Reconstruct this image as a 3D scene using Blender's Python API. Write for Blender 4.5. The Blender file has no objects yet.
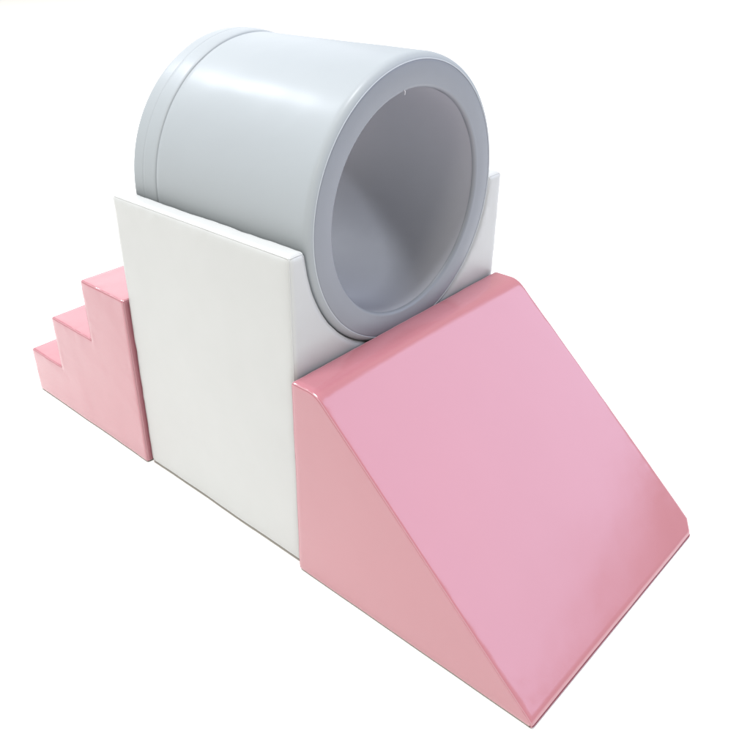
import bpy, bmesh, math, random
from mathutils import Vector, Matrix, noise, kdtree

scene = bpy.context.scene
COL = scene.collection

# ------------------------------------------------------------------ camera
F_PX, CX, CY = 803.17, 308.96, 364.05            # focal length and principal point, in pixels of the 750 px photograph
yaw, pitch, roll = math.radians(45.3886), math.radians(-30.0482), math.radians(-1.8438)
fwd = Vector((-math.sin(yaw) * math.cos(pitch), math.cos(yaw) * math.cos(pitch), math.sin(pitch)))
rgt = Vector((math.cos(yaw), math.sin(yaw), 0))
upv = rgt.cross(fwd)
r2 = math.cos(roll) * rgt + math.sin(roll) * upv
u2 = -math.sin(roll) * rgt + math.cos(roll) * upv
cam_data = bpy.data.cameras.new('camera')
cam_data.sensor_width = 36
cam_data.lens = F_PX / 750 * 36
cam_data.shift_x = (375 - CX) / 750
cam_data.shift_y = -(375 - CY) / 750
cam_data.clip_end = 200
cam = bpy.data.objects.new('camera', cam_data)
COL.objects.link(cam)
m = Matrix((r2, u2, -fwd)).transposed().to_4x4()
m.translation = (1.2553, -0.7482, 1.0529)
cam.matrix_world = m
scene.camera = cam

# ------------------------------------------------------------------ light
world = bpy.data.worlds.new('World')
scene.world = world
world.use_nodes = True
bg = world.node_tree.nodes['Background']
bg.inputs['Color'].default_value = (1.0, 0.965, 0.90, 1)
bg.inputs['Strength'].default_value = 0.645

def area(name, loc, target, size, watts, color):
    d = bpy.data.lights.new(name, 'AREA')
    d.shape = 'RECTANGLE'
    d.size, d.size_y = size
    d.energy = watts
    d.color = color
    o = bpy.data.objects.new(name, d)
    COL.objects.link(o)
    o.location = loc
    o.rotation_euler = (Vector(target) - Vector(loc)).to_track_quat('-Z', 'Y').to_euler()
    return o

area('ceiling_lamp', (0.25, -0.5, 11.5), (0.45, 0.25, 0.4), (2.2, 2.2), 1760, (0.95, 0.962, 0.99))
area('stair_side_lamp', (-5.6, -0.2, 6.2), (0.1, 0.25, 0.5), (0.9, 0.9), 360, (0.92, 0.97, 1.05))
area('window_lamp', (2.95, 3.11, 2.75), (0.65, 0.74, 2.75), (3.3, 3.2), 76, (0.78, 0.90, 1.34))
area('back_window_lamp', (-3.3, 2.2, 2.2), (0.0, 0.3, 0.6), (3.0, 2.2), 34, (0.95, 0.97, 1.02))
area('front_lamp', (1.4, -5.4, 4.4), (0.4, 0.2, 0.5), (1.0, 1.0), 90, (1.0, 0.94, 0.82))

vs = scene.view_settings
vs.view_transform = 'Standard'
vs.look = 'None'
vs.exposure = 0
vs.gamma = 1
vs.use_curve_mapping = False
scene.cycles.max_bounces = 10
scene.cycles.diffuse_bounces = 6

# ------------------------------------------------------------------ materials
def vinyl(name, color, rough=0.36, wrinkle=0.25, grain=0.05, spec=0.5, vary=0.05):
    mat = bpy.data.materials.new(name)
    mat.use_nodes = True
    nt = mat.node_tree
    N, L = nt.nodes, nt.links
    b = N['Principled BSDF']
    tc = N.new('ShaderNodeTexCoord')
    n1 = N.new('ShaderNodeTexNoise'); n1.inputs['Scale'].default_value = 7.0; n1.inputs['Detail'].default_value = 3
    n2 = N.new('ShaderNodeTexNoise'); n2.inputs['Scale'].default_value = 900.0; n2.inputs['Detail'].default_value = 2
    n3 = N.new('ShaderNodeTexNoise'); n3.inputs['Scale'].default_value = 3.0; n3.inputs['Detail'].default_value = 4
    for n in (n1, n2, n3):
        L.new(tc.outputs['Object'], n.inputs['Vector'])
    ramp = N.new('ShaderNodeMix'); ramp.data_type = 'RGBA'
    c = Vector(color)
    ramp.inputs[6].default_value = (*(c * (1 - vary)), 1)
    ramp.inputs[7].default_value = (*(c * (1 + vary)), 1)
    L.new(n3.outputs['Fac'], ramp.inputs[0])
    L.new(ramp.outputs[2], b.inputs['Base Color'])
    mr = N.new('ShaderNodeMapRange')
    mr.inputs['To Min'].default_value = rough - 0.07
    mr.inputs['To Max'].default_value = rough + 0.09
    L.new(n1.outputs['Fac'], mr.inputs['Value'])
    L.new(mr.outputs['Result'], b.inputs['Roughness'])
    b1 = N.new('ShaderNodeBump'); b1.inputs['Strength'].default_value = wrinkle; b1.inputs['Distance'].default_value = 0.01
    b2 = N.new('ShaderNodeBump'); b2.inputs['Strength'].default_value = grain; b2.inputs['Distance'].default_value = 0.001
    L.new(n1.outputs['Fac'], b1.inputs['Height'])
    L.new(n2.outputs['Fac'], b2.inputs['Height'])
    L.new(b1.outputs['Normal'], b2.inputs['Normal'])
    L.new(b2.outputs['Normal'], b.inputs['Normal'])
    b.inputs['Specular IOR Level'].default_value = spec
    return mat

M_PINK = vinyl('pink_vinyl', (0.340, 0.131, 0.155), rough=0.14, wrinkle=0.012, spec=0.75)
M_PINK_SEAM = vinyl('pink_seam', (0.39, 0.185, 0.21))
M_WHITE = vinyl('white_vinyl', (0.415, 0.424, 0.421), spec=0.35)
M_WHITE_SEAM = vinyl('white_seam', (0.43, 0.44, 0.435))
M_SHELL = vinyl('light_grey_vinyl', (0.272, 0.296, 0.314), rough=0.56, spec=0.25, wrinkle=0.15)
M_RING = vinyl('mid_grey_vinyl', (0.178, 0.193, 0.218), rough=0.42)
M_LINING = vinyl('grey_lining_vinyl', (0.305, 0.315, 0.35), rough=0.6)
M_SEAM = vinyl('grey_seam', (0.36, 0.39, 0.42))
M_THREAD = vinyl('white_thread', (0.55, 0.56, 0.58), wrinkle=0)

M_BASE = vinyl('base_fabric_contact_shade', (0.07, 0.06, 0.052), rough=0.8, wrinkle=0)  # dark underside; its strip up the lower edge paints the contact shade

floor_mat = bpy.data.materials.new('white_floor')
floor_mat.use_nodes = True
fb = floor_mat.node_tree.nodes['Principled BSDF']
fb.inputs['Base Color'].default_value = (0.96, 0.955, 0.93, 1)
fb.inputs['Roughness'].default_value = 0.9
fb.inputs['Specular IOR Level'].default_value = 0.1

sh = M_SHELL.node_tree.nodes['Principled BSDF']
sh.inputs['Coat Weight'].default_value = 0.10
sh.inputs['Coat Roughness'].default_value = 0.25

# ------------------------------------------------------------------ helpers
def link_mesh(name, bm, mat, parent=None, smooth=True):
    me = bpy.data.meshes.new(name)
    bm.to_mesh(me)
    bm.free()
    me.materials.append(mat)
    for p in me.polygons:
        p.use_smooth = smooth
    o = bpy.data.objects.new(name, me)
    COL.objects.link(o)
    if parent:
        o.parent = parent
    return o

def thing(name, label, cat, loc=(0, 0, 0)):
    o = bpy.data.objects.new(name, None)
    o.empty_display_size = 0.05
    COL.objects.link(o)
    o.location = loc
    o['label'] = label
    o['category'] = cat
    return o

def extrude_profile(pts, axis, a0, a1):
    """closed 2-D outline pushed along x or y -> solid"""
    bm = bmesh.new()
    def P(p, a):
        return (a, p[0], p[1]) if axis == 'x' else (p[0], a, p[1])
    lo = [bm.verts.new(P(p, a0)) for p in pts]
    hi = [bm.verts.new(P(p, a1)) for p in pts]
    n = len(pts)
    bm.faces.new(lo)
    bm.faces.new(hi)
    for i in range(n):
        j = (i + 1) % n
        bm.faces.new((lo[i], lo[j], hi[j], hi[i]))
    bmesh.ops.recalc_face_normals(bm, faces=bm.faces[:])
    return bm

def soften(bm, r, min_angle=32):
    bm.normal_update()
    es = [e for e in bm.edges if len(e.link_faces) == 2 and e.calc_face_angle(0) > math.radians(min_angle) and e.is_convex]
    bmesh.ops.bevel(bm, geom=es, offset=r, offset_type='OFFSET', segments=4, profile=0.5, affect='EDGES', clamp_overlap=False)

def slice_grid(bm, step):
    """fine grid over every face so that the foam can be uneven"""
    bm.verts.ensure_lookup_table()
    lo = [min(v.co[k] for v in bm.verts) for k in range(3)]
    hi = [max(v.co[k] for v in bm.verts) for k in range(3)]
    for k in range(3):
        nrm = Vector((0, 0, 0)); nrm[k] = 1
        n = max(2, round((hi[k] - lo[k]) / step))
        for i in range(1, n):
            co = Vector((0, 0, 0)); co[k] = lo[k] + (hi[k] - lo[k]) * (i + 0.137) / n
            bmesh.ops.bisect_plane(bm, geom=bm.verts[:] + bm.edges[:] + bm.faces[:], plane_co=co, plane_no=nrm, dist=1e-5)

def uneven(bm, seed, amp, pucker, seams):
    """push the skin in and out a little; returns the exact normal of every vertex"""
    bm.normal_update()
    off = Vector((seed * 7.3, seed * 3.1, seed * 1.7))
    tree = kdtree.KDTree(max(1, len(seams)))
    for i, p in enumerate(seams):
        tree.insert(p, i)
    tree.balance()
    def depth(p):
        near = math.exp(-tree.find(p)[2] / 0.016) if seams else 0.0
        return (amp * noise.noise(p * 7 + off) + 0.5 * amp * noise.noise(p * 17 + off)
                + pucker * (0.25 + 2.2 * near) * noise.noise(p * 48 + off))   # last: puckers of the vinyl, stronger at the seams
    h = 0.002
    ex, ey, ez = Vector((h, 0, 0)), Vector((0, h, 0)), Vector((0, 0, h))
    out = {}
    for v in bm.verts:
        p, n = v.co.copy(), v.normal.copy()
        g = Vector((depth(p + ex) - depth(p - ex), depth(p + ey) - depth(p - ey), depth(p + ez) - depth(p - ez))) / (2 * h)
        out[v] = (p + n * depth(p), (n - (g - n * g.dot(n))).normalized())
    for v, (co, n) in out.items():
        v.co = co
    return {v: n for v, (co, n) in out.items()}

def tube(bm, path, r, sides=6, closed=False):
    n = len(path)
    rings = []
    for i, p in enumerate(path):
        if closed:
            t = path[(i + 1) % n] - path[i - 1]
        else:
            t = path[min(i + 1, n - 1)] - path[max(i - 1, 0)]
        if t.length < 1e-9:
            t = Vector((1, 0, 0))
        t.normalize()
        a = t.orthogonal().normalized() if not rings else (prev_a - t * prev_a.dot(t)).normalized()
        prev_a = a
        b = t.cross(a)
        rings.append([bm.verts.new(p + r * (math.cos(2 * math.pi * k / sides) * a + math.sin(2 * math.pi * k / sides) * b)) for k in range(sides)])
    for i in range(n if closed else n - 1):
        A, B = rings[i], rings[(i + 1) % n]
        for k in range(sides):
            bm.faces.new((A[k], A[(k + 1) % sides], B[(k + 1) % sides], B[k]))
    if not closed:
        bm.faces.new(rings[0][::-1])
        bm.faces.new(rings[-1])

def build_cover(bm, classify, root, mat, seam_mat, seed, step=0.011, amp=0.0010, pucker=0.00035, seam_r=0.0008, after=None):
    bm.normal_update()
    lay = bm.faces.layers.int.new('panel')
    kinds = []
    slice_grid(bm, step)
    bm.normal_update()
    for f in bm.faces:
        k = classify(f.normal, f.calc_center_median())
        if k not in kinds:
            kinds.append(k)
        f[lay] = kinds.index(k)
    # a panel is one piece of vinyl: stray specks join the panel beside them
    for i in range(len(kinds)):
        todo = {f for f in bm.faces if f[lay] == i}
        pieces = []
        while todo:
            stack = [todo.pop()]
            piece = list(stack)
            while stack:
                for e in stack.pop().edges:
                    for g in e.link_faces:
                        if g in todo:
                            todo.discard(g); stack.append(g); piece.append(g)
            pieces.append(piece)
        pieces.sort(key=len)
        for piece in pieces[:-1]:
            inside = set(piece)
            around = [g[lay] for f in piece for e in f.edges for g in e.link_faces if g not in inside]
            best = max(set(around), key=around.count)
            for f in piece:
                f[lay] = best
    if after:
        after(bm)
    border = [e for e in bm.edges if len(e.link_faces) == 2 and e.link_faces[0][lay] != e.link_faces[1][lay]
              and not (kinds[e.link_faces[0][lay]][0] == 'base_panel' or kinds[e.link_faces[1][lay]][0] == 'base_panel')]
    vn = uneven(bm, seed, amp, pucker, [v.co.copy() for v in {v for e in border for v in e.verts}])
    adj = {}
    for e in border:
        for v in e.verts:
            adj.setdefault(v, []).append(e)
    used = set()
    chains = []
    starts = [v for v in adj if len(adj[v]) != 2] + list(adj)
    for s in starts:
        for e0 in adj[s]:
            if e0 in used:
                continue
            path = [s]; e = e0; v = s
            while e and e not in used:
                used.add(e)
                v = e.other_vert(v)
                path.append(v)
                nxt = [x for x in adj[v] if x not in used]
                e = nxt[0] if len(adj[v]) == 2 and nxt else None
            chains.append(path)
    sb = bmesh.new()
    for ch in chains:
        pts = [v.co.copy() for v in ch]
        keep = [pts[0]]
        for p in pts[1:]:
            if (p - keep[-1]).length > 0.0015:
                keep.append(p)
        if len(keep) > 1:
            tube(sb, keep, seam_r)
    # panels, keeping the joint normals of the whole skin
    for i, k in enumerate(kinds):
        nb = bmesh.new()
        vm = {}
        nrm = []
        for f in bm.faces:
            if f[lay] != i:
                continue
            vs_ = []
            for v in f.verts:
                if v not in vm:
                    vm[v] = nb.verts.new(v.co)
                    nrm.append(vn[v])
                vs_.append(vm[v])
            try:
                nb.faces.new(vs_)
            except ValueError:
                pass
        o = link_mesh(k[0], nb, M_BASE if k[0] == 'base_panel' else mat, root)
        o.data.normals_split_custom_set_from_vertices(nrm)
    bm.free()
    link_mesh('seam', sb, seam_mat, root)

def arc(cx, cz, r, a0, a1, n):
    return [(cx + r * math.cos(math.radians(a0 + (a1 - a0) * i / n)), cz + r * math.sin(math.radians(a0 + (a1 - a0) * i / n))) for i in range(n + 1)]

# ------------------------------------------------------------------ floor
fm = bmesh.new()
bmesh.ops.create_grid(fm, x_segments=8, y_segments=8, size=40)
floor = link_mesh('floor', fm, floor_mat, smooth=False)
floor['kind'] = 'structure'
G = 0.0005                                            # everything stands on the floor

# ------------------------------------------------------------------ sizes
L, W, H = 0.462, 0.564, 0.600
YC, ZC, RB = 0.2775, 0.6085, 0.2404

# ------------------------------------------------------------------ white cradle block
cradle = thing('cradle_block', 'tall white padded block with a round hollow cradling the grey tunnel', 'play block', (0, 0, G))
Rs = RB + 0.0010
da = math.degrees(math.asin((H - ZC) / Rs))
prof = [(0, 0), (0, H)] + arc(YC, ZC, Rs, 180 - da, 360 + da, 56) + [(W, H), (W, 0)]
bm = extrude_profile(prof, 'x', 0, L)
soften(bm, 0.0105)

def cradle_panels(n, c):
    if n.z < -0.4 and c.z < 0.02: return ('base_panel', 0)
    if n.x > 0.707: return ('end_panel', 1)
    if n.x < -0.707: return ('end_panel', 0)
    rad = math.hypot(c.y - YC, c.z - ZC)
    if n.z > 0.707 and c.z > H - 0.02 and rad > Rs + 0.0015: return ('top_panel', c.y < W / 2)
    if n.y < -0.707 and c.y < 0.03: return ('side_panel', 0)
    if n.y > 0.707 and c.y > W - 0.03: return ('side_panel', 1)
    return ('saddle', 0)
build_cover(bm, cradle_panels, cradle, M_WHITE, M_WHITE_SEAM, 1)

# ------------------------------------------------------------------ pink stairs
stairs = thing('stair_block', 'pink padded block of three steps against the white block', 'play steps', (0, 0, G))
s1, s2, s3 = 0.157, 0.322, 0.462
h1, h2, h3 = 0.116, 0.2485, 0.388
xe = -0.0025
prof = [(xe, 0), (-s3, 0), (-s3, h1), (-s2, h1), (-s2, h2), (-s1, h2), (-s1, h3), (xe, h3)]
bm = extrude_profile(prof, 'y', -0.010, W - 0.006)
soften(bm, 0.0055)

def stair_panels(n, c):
    if n.z < -0.4 and c.z < 0.02: return ('base_panel', 0)
    step = 0 if c.x < -s2 + 0.0001 else 1 if c.x < -s1 + 0.0001 else 2
    if n.y < -0.707: return ('side_panel', 0)
    if n.y > 0.707: return ('side_panel', 1)
    if n.z > 0.707: return ('tread', step)
    if n.x > 0: return ('back_panel', 0)
    return ('riser', 0 if c.x < -s2 - 0.02 else 1 if c.x < -s1 - 0.02 else 2)
build_cover(bm, stair_panels, stairs, M_PINK, M_PINK_SEAM, 2)

# ------------------------------------------------------------------ pink wedge
wedge = thing('slide_wedge', 'pink padded wedge sloping down to the floor below the open tunnel end', 'play slide', (0, 0, G))
x0, Hw, e = L + 0.0048, 0.396, 0.052
Lt, Wb = 0.951, 0.564
ang = math.atan2(Hw - 0.004, Lt - (x0 + e))           # slope angle
prof = [(x0, 0), (x0, Hw)]
R = 0.042
tl = R * math.tan(ang / 2)
cxr, czr = x0 + e - tl, Hw - R
prof += [(cxr + R * math.sin(ang * i / 6), czr + R * math.cos(ang * i / 6)) for i in range(7)]
# the toe: the slope eases over, then turns round a small nose
dirn = ang
px_, pz_ = Lt - 0.013, Hw - (Lt - 0.013 - (x0 + e)) * math.tan(ang)
turns = [(0.0030, 4)] * 2 + [(0.0022, 10)] * 5
toe = [(px_, pz_)]
for ln, deg in turns:
    dirn += math.radians(deg)
    px_ += ln * math.cos(dirn)
    pz_ -= ln * math.sin(dirn)
    toe.append((px_, pz_))
prof += toe
prof += [(px_ - 0.0005, 0)]
bm = extrude_profile(prof, 'y', -0.0115, Wb)
q = (Vector((1, 0.9, 0))).normalized()
res = bmesh.ops.bisect_plane(bm, geom=bm.verts[:] + bm.edges[:] + bm.faces[:], plane_co=Vector((Lt - 0.022, Wb, 0)), plane_no=q, clear_outer=True)
cut = [g for g in res['geom_cut'] if isinstance(g, bmesh.types.BMEdge)]
bmesh.ops.contextual_create(bm, geom=cut)
bmesh.ops.recalc_face_normals(bm, faces=bm.faces[:])
soften(bm, 0.0045)

def wedge_panels(n, c):
    if n.z < (-0.4 if n.x < 0.3 else -0.8) and c.z < 0.02: return ('base_panel', 0)
    if n.y < -0.707: return ('side_panel', 0)
    if n.y > 0.74: return ('side_panel', 1)
    if n.x < -0.707: return ('back_panel', 0)
    return ('slope_panel', 0)

def shade_dip_corner(bm):  # dip added to the shape so this corner looks darker
    """slight dip shaped into the far corner of the toe to darken it"""
    for v in bm.verts:
        u = (Lt - v.co.x) + 0.55 * (Wb - v.co.y)
        t = max(0.0, 1 - u / 0.12)
        if v.co.z > 0.004:
            v.co.z -= min(0.002 * t * t, 0.55 * (v.co.z - 0.004))
            v.co.x -= 0.0006 * t * t
    bm.normal_update()
build_cover(bm, wedge_panels, wedge, M_PINK, M_PINK_SEAM, 3, amp=0.0004, pucker=0.00022, after=shade_dip_corner)

# ------------------------------------------------------------------ grey tunnel
tunnel = thing('play_tunnel', 'light grey padded tunnel lying in the hollow of the white block', 'play tunnel', (0, YC, ZC + G - 0.0006))
SEG = 192

def lathe(name, prof, mat, parent, fn=None, seed=0, amp=0.0008):
    """prof: (x, radius) pairs turned round the tunnel's own axis"""
    bm = bmesh.new()
    rows = []
    off = Vector((seed * 5.1, seed * 2.3, 0))
    for x, r in prof:
        row = []
        for k in range(SEG):
            a = 2 * math.pi * k / SEG
            rr = r
            p = Vector((x, r * math.cos(a), r * math.sin(a)))
            up = max(0.0, math.sin(a) + 0.25)
            rr += (amp * noise.noise(p * 7 + off) + 0.4 * amp * noise.noise(p * 23 + off)) * min(1, up)
            if fn:
                rr += fn(x, a)
            row.append(bm.verts.new((x, rr * math.cos(a), rr * math.sin(a))))
        rows.append(row)
    for A, B in zip(rows, rows[1:]):
        for k in range(SEG):
            j = (k + 1) % SEG
            bm.faces.new((A[k], A[j], B[j], B[k]))
    bmesh.ops.recalc_face_normals(bm, faces=bm.faces[:])
    return link_mesh(name, bm, mat, parent)

XB, XS, XF = 0.018, 0.0910, 0.4662
RR, RI = 0.2295, 0.1864                                # seam of the end ring, hole
def n_pts(a, b, n): return [a + (b - a) * i / n for i in range(n + 1)]
edge = RB - RR
# shell: from the groove at the collar to the rounded front edge
shell_prof = [(XS + 0.0003, RB - 0.004), (XS + 0.0008, RB - 0.0012), (XS + 0.003, RB)]
shell_prof += [(x, RB) for x in n_pts(XS + 0.012, XF - 0.016, 34)]
shell_prof += [(XF - 0.0145 + 0.0145 * math.sin(t), RR + edge * math.cos(t)) for t in n_pts(math.radians(6), math.radians(86), 10)]
lathe('shell', shell_prof, M_SHELL, tunnel, seed=1)

def collar_hump(x, a):
    u = max(0.0, math.sin(a + 0.12)) ** 12
    w = math.sin(math.pi * min(1, max(0, (x - XB) / (XS - XB)))) ** 0.5
    return 0.0045 * u * w
collar_prof = [(XB, RR - 0.002), (XB, RR)] + [(XB + 0.010 - 0.010 * math.cos(t), RR + edge * math.sin(t)) for t in n_pts(0.2, math.pi / 2, 8)]
collar_prof += [(x, RB) for x in n_pts(XB + 0.014, 0.050, 6)]
collar_prof += [(0.0525, RB - 0.0001), (0.0533, RB - 0.0006), (0.0541, RB - 0.0001)]
collar_prof += [(x, RB) for x in n_pts(0.057, XS - 0.004, 6)] + [(XS - 0.0012, RB - 0.0008), (XS - 0.0003, RB - 0.004)]
lathe('collar_band', collar_prof, M_SHELL, tunnel, fn=collar_hump, seed=2, amp=0.0014)

for sgn, xf in ((1, XF), (-1, XB)):
    ring_prof = [(xf - sgn * 0.0012, RR + 0.0002), (xf, RR - 0.0015)] + [(xf + sgn * 0.0012 * math.sin(math.pi * t), RR - 0.0015 + (RI + 0.007 - RR + 0.0015) * t) for t in n_pts(0.06, 1, 10)]
    ring_prof += [(xf - sgn * 0.007 + sgn * 0.007 * math.cos(t), RI + 0.007 - 0.007 * math.sin(t)) for t in n_pts(0.1, math.pi / 2, 8)]
    lathe('end_ring', ring_prof, M_RING, tunnel, seed=3 + sgn, amp=0.0006)
def belly(x, a):
    u = (x - XB) / (XF - XB)
    return 0.006 * math.sin(math.pi * u) ** 0.6
lathe('lining', [(x, RI - 0.0003) for x in n_pts(XB + 0.0068, XF - 0.0068, 40)], M_LINING, tunnel, fn=belly, seed=6, amp=0.002)
for xf, rr in ((XF - 0.0004, RR + 0.0004), (XB + 0.0004, RR + 0.0004)):
    sb = bmesh.new()
    tube(sb, [Vector((xf, rr * math.cos(2 * math.pi * k / SEG), rr * math.sin(2 * math.pi * k / SEG))) for k in range(SEG)], 0.0010, closed=True)
    link_mesh('seam', sb, M_SEAM, tunnel)
# loose thread end at the top of the hole
tb = bmesh.new()
a = math.radians(97)
P = lambda x, r, da: Vector((x, r * math.cos(a + da), r * math.sin(a + da)))
tube(tb, [P(XF - 0.001, RI + 0.005, 0.006), P(XF + 0.001, RI + 0.002, 0.002), P(XF - 0.001, RI - 0.0025, -0.006), P(XF - 0.002, RI - 0.004, -0.010)], 0.0006)
link_mesh('thread_end', tb, M_THREAD, tunnel)
